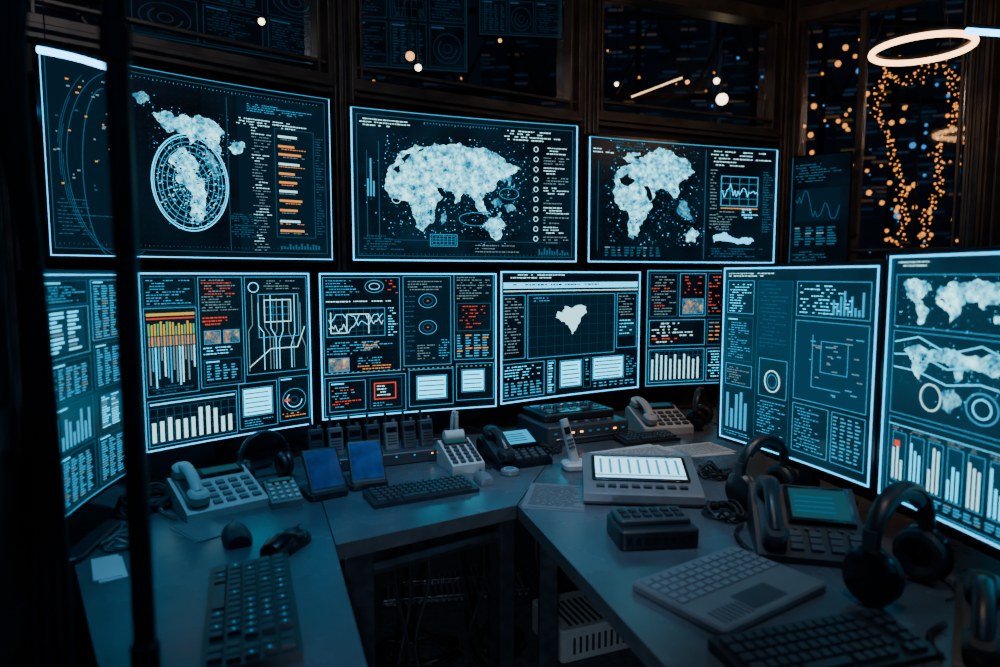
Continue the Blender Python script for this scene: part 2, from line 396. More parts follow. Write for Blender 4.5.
# ---- upper wall displays
U=Panel((-1.27,1.895),(-.61,2.44),1.405,1.975,(42,50,332,260),'scr',sag=.03,bez=.012)
U.edge(w=1.4,sides='b');U.edge('edgeglow',1.,'lr');U.edge('mid',.8,'t')
U.frame(46,56,326,252,'dim',.6)
U.rect(47,57,103,251,'fill',.0008);U.rect(225,60,325,250,'fill',.0008)
for (cx,rx,ry) in ((174,39,56),(174,37,53),(174,33,47),(174,29,42),(174,24,35),(174,18,27),(174,12,18),(174,6,9)): U.ring(cx,172,rx,ry,'cy' if rx>36 else 'mid',1.5 if rx>38 else .8)
for k in range(24):
    a=k*math.pi/12;U.line([(174,172),(174+39*math.cos(a),172+56*math.sin(a))],'mid',.45)
for _ in range(260):
    a=R.uniform(0,6.28);r=R.uniform(.1,1)**.6;x=174+37*r*math.cos(a);y=172+53*r*math.sin(a);U.rect(x,y,x+R.uniform(.6,2.4),y+R.uniform(.6,1.4),R.choice(['cy','mid','wh']),.0035)
U.ring(95,170,22,90,'dim',.8,a0=1.6,a1=4.7);U.ring(108,160,48,100,'dim',.6,a0=1.2,a1=5)
for k in range(6): U.ring(108,160,48+k*1.5,100+k*2,'dim',.4,a0=1.8+k*.3,a1=2.6+k*.3)
U.poly([(152,150),(160,138),(168,132),(176,140),(182,154),(178,160),(186,166),(190,184),(188,204),(180,220),(174,214),(172,198),(176,188),(168,176),(158,168)],'map')
U.poly([(190,130),(199,140),(206,158),(203,170),(196,160),(190,148)],'mapd')
U.poly([(138,98),(150,93),(160,98),(166,95),(176,97),(185,92),(198,96),(206,103),(211,112),(204,124),(207,136),(196,130),(189,119),(182,121),(176,127),(170,116),(160,113),(152,117),(145,107)],'map')
U.poly([(214,126),(222,119),(233,119),(230,128),(220,133)],'map')
U.poly([(120,80),(132,76),(136,84),(128,90)],'mapd')
U.text(224,88,320,96,'wh',3.2,1.3);U.line([(214,66),(214,250)],'dim',.5);U.text(236,70,310,80,'mid')
for i in range(14):
    U.text(240,98+i*11,262,107+i*11,'wd' if i%3 else 'wh',3.6,1.)
for i,y in enumerate((104,116,126,138,150,161,172,184,196,210,222)):
    U.rect(270,y,270+R.uniform(18,32),y+2.8,'orange' if i%3 else 'wh',.003);U.text(270,y+4.4,304,y+6.4,'orange' if i%2 else 'wd',3,.9)
U.text(215,205,250,235,'dim');U.frame(266,96,312,232,'dim',.5);U.text(314,100,323,230,'dim',3.4)
for i in range(26): U.rect(106,60+i*7,106+R.uniform(1,4),60.8+i*7,'mid',.003)
U.bars(270,238,318,247,'dim',14);U.ticks(50,320,246,'dim',4);U.ticks(120,320,60,'mid',4)
U.text(50,200,98,240,'dim',4);U.dots(110,64,222,245,8,'fill2',.6)
for _ in range(30):
    x,y=R.uniform(48,100),R.uniform(70,190);U.rect(x,y,x+R.uniform(1,3),y+1.5,R.choice(['orange','dim','wd']),.003)
U.finish('wall_display',mount=.14)

U=Panel((-.555,2.53),(.324,2.85),1.405,1.972,(352,108,577,262),'scr2',sag=.02,bez=.012)
U.edge('edgeglow',1.5,'blr');U.edge('mid',1.,'t')
U.frame(357,114,572,257,'dim');U.dots(380,132,528,236,6,'fill2',.6)
U.poly([(383,178),(386,166),(393,160),(397,150),(405,146),(412,140),(422,142),(430,137),(442,139),(455,135),(466,140),(478,138),(490,143),(498,148),(506,154),(517,160),(508,166),(500,176),(495,172),(491,182),(481,186),(477,196),(481,206),(487,211),(478,209),(470,200),(466,190),(458,188),(455,196),(450,200),(446,187),(438,184),(441,192),(432,200),(430,212),(424,222),(418,231),(411,226),(408,212),(402,199),(392,197),(384,190)],'map')
U.sea([(393,168),(402,163),(409,166),(416,163),(424,168),(432,166),(431,171),(420,173),(408,171),(398,173)])
U.sea([(431,159),(438,156),(441,160),(434,162)]);U.sea([(449,157),(453,158),(453,167),(449,165)]);U.sea([(428,174),(432,174),(441,188),(436,189)]);U.sea([(443,171),(446,172),(451,179),(447,178)])
U.sea([(398,156),(406,152),(409,157),(402,160)]);U.sea([(414,148),(419,146),(421,153),(415,156)])
U.poly([(477,224),(484,215),(491,213),(496,207),(503,222),(498,233),(491,239),(485,230)],'map')
U.poly([(500,200),(508,198),(512,204),(504,208)],'mapd',levels=2);U.poly([(436,212),(440,208),(441,218),(437,222)],'mapd',levels=2);U.poly([(486,196),(494,192),(498,198),(490,203)],'mapd')
U.poly([(502,168),(506,165),(507,174),(503,180)],'mapd',levels=2)
for _ in range(260):
    x=R.gauss(450,50);y=R.gauss(178,26)
    if 362<x<530 and 125<y<248: l=R.uniform(.4,1.4);U.rect(x,y,x+l,y+l*.8,R.choice(['dim','mid','mid','cy']),.0035)
for (x,y,a,b) in ((505,187,10,6),(470,216,16,7)): U.ring(x,y,a,b,'mid',.5)
U.text(360,118,412,127,'wh',3.,1.1);U.bars(366,146,374,196,'mid',3);U.line([(377,140),(377,240)],'dim')
U.line([(366,150),(366,238)],'dim',.5)
U.text(500,118,570,131,'wh',3.1,1.2)
for i in range(10): U.ring(533,137+i*11,2.2,2.6,'wh',.7,10);U.text(541,134.5+i*11,568,142+i*11,'wd' if i%2 else 'wh',3.1,1.1)
U.frame(425,233,452,246,'mid');U.grid(427,235,450,244,6,3,'mid');U.ring(393,198,4,4,'wh');U.line([(385,240),(560,240)],'dim',.4)
U.text(362,236,400,252,'dim');U.text(470,244,520,252,'wd',3.4);U.bars(536,246,569,254,'dim',12);U.ticks(360,570,254,'dim',4);U.ticks(420,495,117,'mid',3)
U.finish('wall_display',mount=.18)

U=Panel((.405,3.10),(1.40,3.43),1.41,1.98,(588,137,775,262),'scr',sag=.02,bez=.014)
U.edge('edgeglow',1.3,'blr');U.edge('mid',.8,'t');U.line([(702,142),(702,258)],'dim',.7);U.dots(600,150,698,245,6,'fill2',.6)
U.poly([(612,180),(616,168),(624,164),(630,156),(640,154),(646,148),(655,142),(668,145),(676,152),(684,154),(691,165),(684,173),(678,176),(676,186),(671,194),(665,187),(658,184),(652,188),(648,200),(644,214),(640,222),(636,232),(631,239),(626,225),(624,208),(615,202),(611,190)],'map')
U.sea([(618,177),(625,173),(631,176),(638,173),(640,178),(630,180),(622,181)]);U.sea([(640,166),(645,164),(646,169),(641,170)]);U.sea([(641,184),(644,184),(649,194),(646,195)]);U.sea([(654,166),(657,167),(657,174),(654,173)])
U.poly([(681,232),(690,224),(697,230),(693,240),(685,240)],'map',levels=2);U.poly([(620,156),(630,149),(637,150),(628,160)],'map',levels=2)
U.poly([(712,232),(725,229),(735,235),(750,234),(754,238),(738,241),(722,238),(712,240)],'cy',fx=False)
U.poly([(676,196),(684,198),(686,208),(690,216),(681,214),(674,204)],'mapd',levels=2)
for _ in range(150):
    x=R.gauss(650,24);y=R.gauss(188,28)
    if 600<x<700 and 145<y<250: l=R.uniform(.4,1.3);U.rect(x,y,x+l,y+l*.8,R.choice(['dim','mid']),.0035)
U.text(592,148,612,154,'wh',3.,1.);U.text(610,140,650,147,'dim',3.);U.line([(597,160),(597,250)],'dim')
U.text(707,142,768,160,'wh',3.6,1.1);U.text(707,162,714,226,'wd',3.4,1)
U.frame(718,168,756,200,'mid',.8);U.grid(718,168,756,200,4,4,'mid');U.plot(718,172,756,196,'cy')
U.text(740,203,757,214,'cy',2.8,1.2);U.text(711,206,735,226,'wd');U.text(761,162,771,230,'dim');U.rect(718,202,756,203,'orange',.003)
U.text(707,246,768,256,'dim');U.table(604,246,660,256,'dim',9)
U.finish('wall_display',mount=.2)

U=Panel((1.53,3.55),(1.745,3.375),1.40,1.96,(787,150,845,258),'scr',sag=.0,bez=.006)
U.edge('dim',.8,'bl')
U.text(791,158,838,176,'dim');U.rect(792,182,836,214,'fill',.001);U.plot(792,184,836,212,'dim');U.table(792,220,836,240,'dim',4);U.text(791,244,838,254,'dim')
U.finish('wall_display',mount=.03)
U=Panel((2.20,2.90),(2.40,2.2),1.40,1.96,(985,150,1080,258),'scr',sag=.0,bez=.012)
U.edge('edgeglow',1.,'blrt');
for i in range(3): U.widget(990,155+i*34,1030,186+i*34);U.widget(1034,155+i*34,1076,186+i*34)
U.finish('wall_display',mount=.03)
# ---- dim panels added behind the glazing in place of screen reflections on it
def glass_reflection(bl,br,zb,zt,seed):
    P=Panel(bl,br,zb,zt,(0,0,120,90),'scr',sag=0,bez=.01)
    P.edge('dim2',1.2)
    for i in range(3):
        for j in range(2): P.widget(4+i*39,4+j*43,40+i*39,44+j*43,['text','plot','text','table','ring','text'][(i+j*2+seed)%6],'dim2',fm='dim2',hd='dim')
    for k in (15,105):
        a=P.pt(k,0,-.015);P.mb.tube([a,(a[0],a[1],4.2)],.01,'metal',6)
    P.finish('reflected_display')
glass_reflection((-.86,3.85),(-.19,3.98),2.52,3.05,0);glass_reflection((-.12,4.0),(.36,4.06),2.74,3.15,1)
glass_reflection((-1.66,3.05),(-.90,3.55),2.42,2.82,2)

# ---- lower desk monitors
M=Panel((-.872,1.26),(-.93,1.64),.86,1.352,(42,270,122,500),'scr2',sag=.01)
M.edge('edgeglow',1.2,'tlr');M.edge('mid',1.2,'b')
M.widget(45,276,88,300,'text');M.rect(50,304,84,345,'fill2',.001);M.table(50,306,84,345,'cy',2,4,2.);M.frame(45,302,88,350,'mid')
M.widget(45,354,88,392,'table');M.widget(45,396,88,440,'bars');M.widget(45,444,88,495,'table')
M.widget(91,276,119,340,'table');M.widget(91,344,119,392,'table');M.rect(95,400,116,436,'dim',.002);M.table(96,402,115,436,'cy',2);M.widget(91,444,119,495,'table')
M.finish('computer_monitor',stand=DZ)

M=Panel((-.975,1.80),(-.618,2.160),.862,1.357,(148,272,310,440),'scr',sag=.012,bez=.007)
M.edge('edgeglow',1.5);M.dots(152,277,306,436,5,'fill2',.5)
M.frame(151,276,197,304,'dim');M.text(154,279,194,302,'mid');M.frame(151,305,197,388,'mid')
for i in range(16):
    x=154+i*2.6;M.rect(x,320+R.uniform(-3,3),x+1.5,331,'yellow' if i%3 else 'green',.003);M.rect(x,332,x+1.5,341,'orange' if i%2 else 'wd',.003)
    M.rect(x,342,x+1.3,352+R.uniform(0,32),R.choice(['mid','cy','wh','wd']),.003)
M.rect(153,310,195,312.5,'yellow',.003);M.rect(153,314.5,195,315.7,'red',.003);M.text(153,379,195,387,'dim')
M.frame(199,276,241,386,'mid');M.text(202,279,238,312,'wd',alt='red');M.text(202,316,238,326,'red',3.2,1.3);M.text(202,346,238,355,'cy',3.,1.1,alt='orange');M.widget(202,358,238,383,'table')
M.thumb(204,330,218,342);M.thumb(222,330,236,342)
M.frame(243,276,307,378,'mid');M.ring(252,287,5,5,'cy',.9);M.text(262,280,302,290,'wd')
for k in range(9):
    x=250+k*6.2;j=R.choice((-4,5));M.line([(x,298+R.uniform(-4,8)),(x,326+k*1.5),(x+j,332+k*2.5),(x+j,374)],'cy' if k%2 else 'wd',.8)
M.frame(262,300,290,324,'wh',.9);M.grid(262,300,290,324,3,3,'mid');M.frame(256,294,298,340,'mid',.8)
M.line([(246,370),(268,352),(296,352),(304,330)],'wh',.9)
M.frame(151,392,232,436,'mid');M.rect(153,395,230,396.5,'cy',.003);M.bars(154,402,230,432,'wh',11,.5,.5);M.grid(152,400,231,433,11,4,'dim')
M.frame(234,386,273,434,'mid');M.lst(239,393,267,420,5);M.text(239,425,268,432,'mid')
M.widget(275,384,307,432,'ring');M.rect(280,408,286,411,'red',.004);M.text(278,424,305,430,'orange')
M.finish('computer_monitor',stand=DZ)

M=Panel((-.600,2.215),(-.014,2.454),.862,1.357,(320,272,497,414),'scr',sag=.014,bez=.006)
M.edge('edgeglow',1.5);M.dots(324,276,494,411,5,'fill2',.5)
M.frame(323,276,397,370,'mid');M.text(326,279,360,296,'mid');M.ring(372,285,9,6,'mid');M.ring(372,285,5,3,'cy');M.text(383,279,395,294,'red',3,.9,.5)
M.text(326,299,392,303,'wh',3,1.1);M.frame(326,306,382,334,'mid');M.grid(326,306,382,334,8,5,'dim');M.plot(328,312,380,330,'wh',34);M.plot(328,312,380,330,'cy',30)
M.line([(330,310),(330,330),(345,330),(345,312),(366,312),(366,331)],'wh',.9)
M.text(385,306,394,334,'cy');M.text(326,339,392,352,'mid',2.7,1.,.75,alt='cy');M.text(352,355,392,368,'mid',alt='orange');M.thumb(328,355,346,367);M.text(360,340,380,348,'orange',2.7,.9)
M.frame(400,275,449,366,'mid');M.rect(400,275,449,366,'fill',.0006)
for y in (300,327): M.ring(425,y,9,7,'mid',.7);M.ring(425,y,5,4,'dim',.7);M.rect(424,y-.6,426,y+.6,'red',.003)
M.text(405,280,444,290,'wd');M.text(402,295,412,360,'dim',5);M.text(436,340,447,362,'mid');M.text(414,345,432,362,'wd')
M.frame(452,273,494,362,'mid');M.text(455,276,491,300,'wd',2.7,.95);M.frame(455,303,491,332,'dim');M.text(458,306,488,330,'red',3.6,.9,.55);M.table(455,336,491,359,'mid',4,alt='orange')
M.frame(323,373,402,411,'mid');M.widget(327,377,362,407,'text');M.frame(370,381,392,398,'red',1.1,.003);M.text(373,384,389,395,'wh',3.,1.2);M.frame(366,376,398,407,'dim');M.text(369,401,396,406,'mid',2.5,.9)
M.frame(405,370,451,408,'mid');M.lst(414,378,443,400,4);M.frame(454,366,494,405,'mid');M.lst(461,374,483,395,4)
for i in range(34): M.rect(324+i*5,368.5,326+i*5,369.5,'wd',.003)
M.finish('computer_monitor',stand=DZ)

M=Panel((.000,2.490),(.602,2.875),.862,1.365,(497,273,640,396),'scr',sag=.014,bez=.006)
M.edge('edgeglow',1.5)
M.text(500,276,570,281,'wh',2.6,1.);M.rect(500,283.5,637,289,'cy',.002);M.rect(500,291,637,292,'wh',.003);M.text(502,285,600,288,'fill2',2,1.5)
M.frame(499,295,521,355,'mid');M.text(501,298,519,352,'wd',2.8,.95)
M.frame(523,295,613,356,'mid');M.rect(523,295,613,356,'fill',.001);M.grid(524,296,612,355,10,6,'fill2');M.text(526,298,560,304,'mid')
M.poly([(551,318),(553,312),(558,313),(560,307),(568,309),(574,306),(582,308),(583,314),(577,318),(576,323),(572,330),(568,335),(564,326),(557,322)],'wh',fx=False)
M.frame(615,295,637,352,'mid');M.text(617,298,635,318,'wd');M.rect(617,322,635,340,'scrb',.002);M.text(618,323,634,340,'cy',3.4)
M.frame(499,359,540,392,'mid');M.text(501,362,538,375,'cy');M.table(501,377,538,390,'mid',6);M.frame(543,359,551,391,'mid');M.table(544,361,551,390,'cy',1)
M.lst(557,362,577,386,5);M.lst(591,361,622,382,5);M.widget(580,359,588,390,'text');M.table(591,386,636,392,'mid',8,3,1.2);M.text(626,361,637,383,'mid')
M.finish('computer_monitor',stand=DZ)

M=Panel((.640,2.915),(1.12,3.03),.86,1.372,(642,274,745,384),'scr',sag=.01,bez=.007)
M.edge('mid',1.);M.frame(645,277,674,318,'dim');M.text(647,280,672,316,'wd',2.7,.9,alt='red')
M.frame(676,277,703,318,'mid');M.text(678,280,701,300,'red',3.,1.,.5);M.thumb(680,302,700,315)
M.frame(705,277,727,318,'dim');M.text(706,280,726,316,'red',3.,1.,.45,alt='wd')
M.frame(645,321,703,346,'mid');M.text(648,324,700,344,'wh',2.9,1.1,.6,alt='red')
M.frame(705,321,727,346,'dim');M.table(707,324,726,344,'orange',3,4,1.);M.frame(645,349,703,381,'mid');M.bars(648,352,700,378,'wh',11,.4,.7);M.grid(647,351,701,379,11,6,'dim');M.frame(705,349,742,381,'mid');M.text(707,352,740,379,'cy')
M.finish('computer_monitor',stand=DZ)

M=Panel((.672,2.00),(.853,1.500),.862,1.372,(722,270,880,462),'scrb',sag=.012)
M.edge('edgeglow',1.7);M.text(728,276,795,282,'wh',2.7,1.1)
M.frame(727,284,758,320,'mid');M.text(730,288,755,318,'cy',2.9,1.);M.widget(727,324,758,372,'text','mid');M.frame(727,376,758,400,'mid');M.text(729,380,756,398,'wd')
M.frame(762,284,800,450,'dim');M.rect(763,285,799,360,'fill2',.0012);M.text(766,288,796,356,'dim',4);M.ring(781,388,8,11,'wh',1.3);M.ring(781,388,5,7,'mid');M.text(766,410,797,446,'mid',3.,1.)
M.frame(766,365,797,405,'mid');M.bars(729,406,756,448,'mid',5)
M.frame(804,284,874,318,'mid');M.text(808,288,870,316,'cy',3.2,1.1,.5);M.bars(840,290,870,315,'mid',9);M.frame(804,322,874,400,'mid');M.rect(805,323,873,399,'fill2',.0012)
for _ in range(26):
    x,y=R.uniform(808,866),R.uniform(326,394);M.rect(x,y,x+R.uniform(2,7),y+1.,R.choice(['wd','mid','wd']),.003)
M.line([(822,335),(822,385),(850,385)],'mid',.7);M.frame(830,340,856,370,'mid');M.frame(804,404,840,452,'mid');M.text(807,408,838,450,'mid',3.,1.)
M.frame(843,404,874,452,'mid');M.table(845,408,872,450,'mid',4,3.4);M.text(727,452,790,458,'mid')
M.finish('computer_monitor',stand=DZ)

M=Panel((.853,1.462),(.925,.80),.862,1.392,(880,262,1140,500),'scrb',sag=.012)
M.edge('edgeglow',2.2,'tbrl')
M.text(890,268,960,276,'wh',3.4,1.3);M.frame(888,280,1010,330,'mid')
M.poly([(896,290),(904,285),(914,286),(922,288),(926,294),(918,300),(914,304),(918,308),(924,312),(920,320),(915,327),(912,316),(908,306),(900,300)],'map',levels=2)
M.poly([(930,296),(934,290),(940,291),(946,286),(958,287),(968,284),(980,288),(990,289),(1002,294),(996,300),(990,298),(986,304),(978,304),(974,310),(970,303),(964,304),(958,302),(954,308),(950,318),(945,324),(941,312),(934,308),(930,302)],'map',levels=2)
M.poly([(984,314),(994,311),(1000,317),(992,322),(985,320)],'map',levels=2)
M.poly([(900,352),(916,345),(926,350),(935,348),(950,345),(962,350),(975,350),(992,346),(1000,356),(985,364),(970,360),(960,362),(955,374),(948,362),(938,358),(925,362),(917,378),(910,364)],'map',levels=2)
for k in range(3):
    M.line([(890,345+k*12),(915,338+k*16),(945,350+k*14),(975,340+k*16),(1008,352+k*12)],'cy',1.1)
M.ring(930,392,10,12,'wh',1.4);M.ring(978,392,14,13,'mid',1.2);M.ring(978,392,8,8,'cy',1.2);M.frame(888,334,1010,414,'mid');M.line([(888,425),(1010,425)],'cy')
M.poly([(940,385),(952,380),(960,388),(950,402),(942,398)],'mapd',levels=2)
M.frame(888,418,1010,496,'mid')
for k in range(6):
    x=893+k*19;M.rect(x,432,x+15,480,'fill2',.0015);M.bars(x+1,436,x+14,478,'cy' if k%2 else 'wh',3,.5,.4);M.frame(x,432,x+15,480,'mid');M.text(x,427,x+15,431,'wd',2.5,1)
M.rect(896,440,902,446,'red',.004);M.table(892,484,1006,493,'mid',12)
M.frame(1016,270,1130,380,'mid');M.text(1022,278,1124,340,'cy',6,2.2);M.grid(1022,345,1124,376,8,4,'mid');M.widget(1016,386,1070,492,'bars','cy');M.widget(1076,386,1130,492,'text','cy')
M.finish('computer_monitor',stand=DZ)

# ------------------------------------------------------------------ desks
def desk(name,poly,legs,seed):
    c=Vector((sum(p[0] for p in poly)/len(poly),sum(p[1] for p in poly)/len(poly)))
    q=[(x-c.x,y-c.y) for x,y in poly];m=MB()
    m.prism(q,DZ-.038,DZ,'edge','desk')
    for (x,y,w,d,yaw) in legs:
        m.M=Matrix.Translation((x-c.x,y-c.y,0))@Matrix.Rotation(math.radians(yaw),4,'Z')
        m.box((0,0,(DZ-.038)/2+.005),(w,d,DZ-.05),'metal');m.box((0,0,.006),(w+.02,d+.02,.012),'metal')
    m.M=Matrix.Identity(4)
    for a,b in zip(legs,legs[1:]):
        m.tube([(a[0]-c.x,a[1]-c.y,.66),(b[0]-c.x,b[1]-c.y,.66)],.018,'metal',6)
    return m.done(name,(c.x,c.y,0),bevel=.003,smooth=False)
desk('control_desk',[(-.12,.74),(-.368,1.438),(-.70,2.34),(-1.24,1.84),(-.90,1.36),(-.62,.98),(-.32,.80)],[(-.41,1.40,.05,.05,20),(-.20,.86,.05,.05,20),(-.62,1.08,.05,.05,0),(-1.1,1.75,.05,.05,40)],1)
desk('control_desk',[(-.366,1.441),(.043,1.700),(.36,2.86),(-.698,2.34)],[(-.335,1.50,.07,.05,32),(.005,1.735,.045,.06,32),(.28,2.72,.05,.05,30),(-.62,2.30,.05,.05,30)],2)
desk('control_desk',[(.046,1.700),(.335,.70),(1.15,.62),(1.02,1.60),(.88,2.2),(1.1,2.98),(1.1,3.2),(.363,2.86)],[(.13,1.74,.05,.05,0),(.37,.80,.05,.05,0),(1.05,.75,.05,.05,0),(.98,1.5,.05,.05,0),(.9,2.9,.05,.05,0)],3)

# ------------------------------------------------------------------ devices
def keyboard(loc,yaw,L=.40,W=.135,body='black',key='key',cols=15,rows=5,lit=False,tray=0.):
    m=MB();hb,hf=.020,.011
    m.side([(-W/2-tray,0),(-W/2-tray,hf-.004),(-W/2,hf),(W/2,hb),(W/2,0)],L,body)
    sl=math.atan2(hb-hf,W);m.M=Matrix.Translation((0,-W/2,hf))@Matrix.Rotation(sl,4,'X')
    kw=(L-.02)/(cols+1.2);kh=(W-.016)/rows
    for r in range(rows):
        x=-L/2+.01;c=0
        while x<L/2-.012:
            w=kw
            if r==0 and c==3: w=kw*5
            elif c==0: w=kw*(1+.15*(rows-r))
            w=min(w,L/2-.01-x)
            if w<kw*.5: break
            if not (abs(x-(L/2-kw*3.6))<kw*.5 and L>.3):
                m.box((x+w/2,.008+kh*(r+.5),.0035),(w*.86,kh*.84,.008),key,.0015)
                if lit and R.random()<.3: m.box((x+w/2,.008+kh*(r+.5),.0077),(w*.12,kh*.12,.0006),'mid')
            x+=w;c+=1
    m.M=Matrix.Identity(4)
    return m.done('keyboard',loc,yaw,bevel=0)
def mouse(loc,yaw,mat='black',s=1.):
    m=MB();rs=[]
    prof=[(-.055,.6,.5),(-.052,.8,.7),(-.03,1,.95),(0,.95,1.),(.03,.92,.85),(.05,.75,.5),(.056,.5,.3)]
    for y,wd,h in prof:
        ring=[]
        for k in range(16):
            a=2*math.pi*k/16;cx=math.cos(a)*.031*wd;cz=max(0,math.sin(a))**.8*.036*h+(.001 if math.sin(a)<0 else 0.002)
            ring.append((cx*s,y*s,cz*s))
        rs.append(list(reversed(ring)))
    m.loft(rs,mat);m.lathe([(.0,-.004),(.008,-.0035),(.008,.0035),(0,.004)],'dgrey','x',(0,.03*s,.027*s),12)
    m.box((0,.02*s,.0335*s),(.001,.05*s,.002),'rubber')
    return m.done('computer_mouse',loc,yaw)
def telephone(loc,yaw,w=.20,d=.20,hf=.025,hb=.07,body='white',keym='dgrey',hs=None,scr='teal',big=False,sz=1.):
    hs=hs or body;m=MB()
    m.side([(-d/2,0),(-d/2,hf-.005),(-d/2+.008,hf),(d/2-.02,hb),(d/2,hb-.015),(d/2,0)],w,body)
    sl=math.atan2(hb-hf,d-.028);m.M=Matrix.Translation((0,-d/2+.008,hf))@Matrix.Rotation(sl,4,'X')
    hx=-w/2+.035
    m.rbox((hx,d*.5,.003),(.05,d*.92,.008),'dgrey' if body!='white' else 'greyp',.01)
    m.rbox((hx,d*.82,.022),(.050,.055,.034),hs,.02,.008);m.rbox((hx,d*.13,.022),(.050,.055,.034),hs,.02,.008)
    m.tube([(hx,d*.14,.032),(hx,d*.3,.044),(hx,d*.5,.049),(hx,d*.7,.044),(hx,d*.83,.034)],.015,hs,12,4,.75)
    x0=-w/2+.07;x1=w/2-.012
    if big:
        m.box(((x0+x1)/2,d*.66,.006),(x1-x0,d*.52,.012),'blackg',.002);m.box(((x0+x1)/2,d*.66,.0125),((x1-x0)*.86,d*.42,.0008),scr)
        for k in range(4): m.box(((x0+x1)/2-.01,d*(.54+.07*k),.0131),((x1-x0)*.6,.004,.0004),'dim')
        for k in range(6): m.box((x0+.012+(x1-x0-.024)*k/5,d*.33,.003),(.010,.008,.005),keym,.001)
    else:
        m.box(((x0+x1)/2,d*.80,.005),(x1-x0,d*.22,.010),'blackg',.002);m.box(((x0+x1)/2,d*.80,.0105),((x1-x0)*.8,d*.13,.0008),scr)
    ky1=.26 if big else .60
    for i in range(3 if big else 4):
        for j in range(4):
            m.box((x0+.01+(x1-x0-.02)*j/3,d*.08+d*ky1*i/(3 if big else 4),.003),((x1-x0)/5.2,d*.085,.007),keym,.0015)
    m.M=Matrix.Identity(4)
    pts=[]
    for k in range(90):
        t=k/89;a=k*1.3;pts.append((-w/2-.012-.02*math.sin(math.pi*t)+.005*math.cos(a),-d*.35+d*.8*t,.008+.005*math.sin(a)))
    m.tube(pts,.0016,'rubber' if body!='white' else 'greyp',5)
    return m.done('desk_telephone',loc,yaw,bevel=.0015)
def headphones(loc,yaw=0,tilt=0.,s=1.,ring=None,roll=0.):
    m=MB();Rb=.082*s;cz=.048*s
    pts=[(-Rb,0,cz),(-Rb*1.04,0,cz+.05*s)]+[(Rb*1.04*math.cos(a),0,cz+.05*s+Rb*1.04*math.sin(a)*.95) for a in [math.pi*(1-k/14) for k in range(1,14)]]+[(Rb*1.04,0,cz+.05*s),(Rb,0,cz)]
    m.tube(pts,.0085*s,'black',10,2,1.7)
    pts2=[(Rb*.93*math.cos(a),0,cz+.05*s+Rb*.93*math.sin(a)*.95) for a in [math.pi*(.78-.56*k/10) for k in range(11)]]
    m.tube(pts2,.011*s,'cushion',10,1,1.6)
    for sx in (-1,1):
        x=sx*Rb
        def pr(l): return [(r*s,sx*h*s) for r,h in l]
        m.lathe(pr([(.001,-.006),(.030,-.006),(.043,-.004),(.045,.004),(.040,.014),(.026,.019),(.001,.02)]),'blackg' if ring else 'black','x',(x,0,cz),28,1.,1.08)
        m.torus((x-sx*.014*s,0,cz),.032*s,.013*s,'cushion','x',28,8)
        m.torus((x+sx*.0165*s,0,cz),.026*s,.0022*s,ring or 'metall','x',28,6)
        m.box((x+sx*.006*s,0,cz+.05*s),(.012*s,.02*s,.05*s),'dgrey')
    m.tube([(Rb,-.02*s,.012*s),(Rb+.01,-.04,.006),(Rb-.02,-.07,.004),(Rb-.06,-.07,.004)],.0022,'rubber',6,6)
    o=m.done('headphones',loc);o.rotation_euler=(math.radians(tilt),math.radians(roll),math.radians(yaw));return o

keyboard((-.215,1.785,DZ),28,.30,.11)
keyboard((-.445,1.145,DZ),-69,.39,.150,lit=True)
mouse((-.47,1.425,DZ),-20,'blackg',1.1);mouse((-.60,1.47,DZ),30,'black',1.)
mouse((-.048,1.90,DZ),20,'greyp',.8)
telephone((-.745,1.71,DZ),40,.20,.20,body='white',keym='greyp')
def keypad(name,loc,yaw,w,d,hf,hb,body,keym,nx,ny,scr='teal',roll=False):
    m=MB();m.side([(-d/2,0),(-d/2,hf-.003),(-d/2+.005,hf),(d/2-.01,hb),(d/2,hb-.008),(d/2,0)],w,body)
    sl=math.atan2(hb-hf,d-.015);m.M=Matrix.Translation((0,-d/2+.005,hf))@Matrix.Rotation(sl,4,'X')
    m.box((0,d*.80,.003),(w*.82,d*.2,.006),'blackg',.001);m.box((0,d*.80,.0065),(w*.7,d*.13,.0006),scr)
    for i in range(nx):
        for j in range(ny):
            m.box((-w*.36+w*.72*i/(nx-1),d*.07+d*.56*j/(ny-1),.003),(w*.6/nx,d*.46/ny,.007),keym,.001)
    if roll: m.M=Matrix.Identity(4);m.lathe([(.001,-w*.3),(.018,-w*.3),(.018,w*.3),(.001,w*.3)],'paper','x',(0,d*.40,hb+.012),18)
    m.M=Matrix.Identity(4);return m.done(name,loc,yaw,bevel=.001)
keypad('card_terminal',(-.580,1.735,DZ),30,.080,.12,.02,.045,'greyp','white',4,4)
keypad('card_terminal',(-.125,2.05,DZ),24,.105,.15,.03,.075,'white','dgrey',4,5,roll=True)
def dock(loc,yaw):
    m=MB();m.rbox((0,0,.010),(.11,.11,.020),'black',.015,.004)
    m.M=Matrix.Translation((0,-.045,.018))@Matrix.Rotation(math.radians(-40),4,'X')
    m.rbox((0,.0,.065),(.100,.014,.13),'black',.005,.003);m.box((0,-.0075,.066),(.088,.002,.112),'bluef')
    m.M=Matrix.Translation((0,.045,.018))@Matrix.Rotation(math.radians(8),4,'X')
    m.box((0,-.005,.035),(.03,.008,.075),'metal')
    m.M=Matrix.Identity(4)
    m.box((0,-.050,.022),(.09,.012,.010),'dgrey',.002)
    return m.done('tablet_stand',loc,yaw,bevel=.001)
dock((-.485,1.79,DZ),34);dock((-.385,1.875,DZ),22)
m=MB();m.rbox((0,0,.02),(.42,.12,.04),'dgrey',.012,.004)
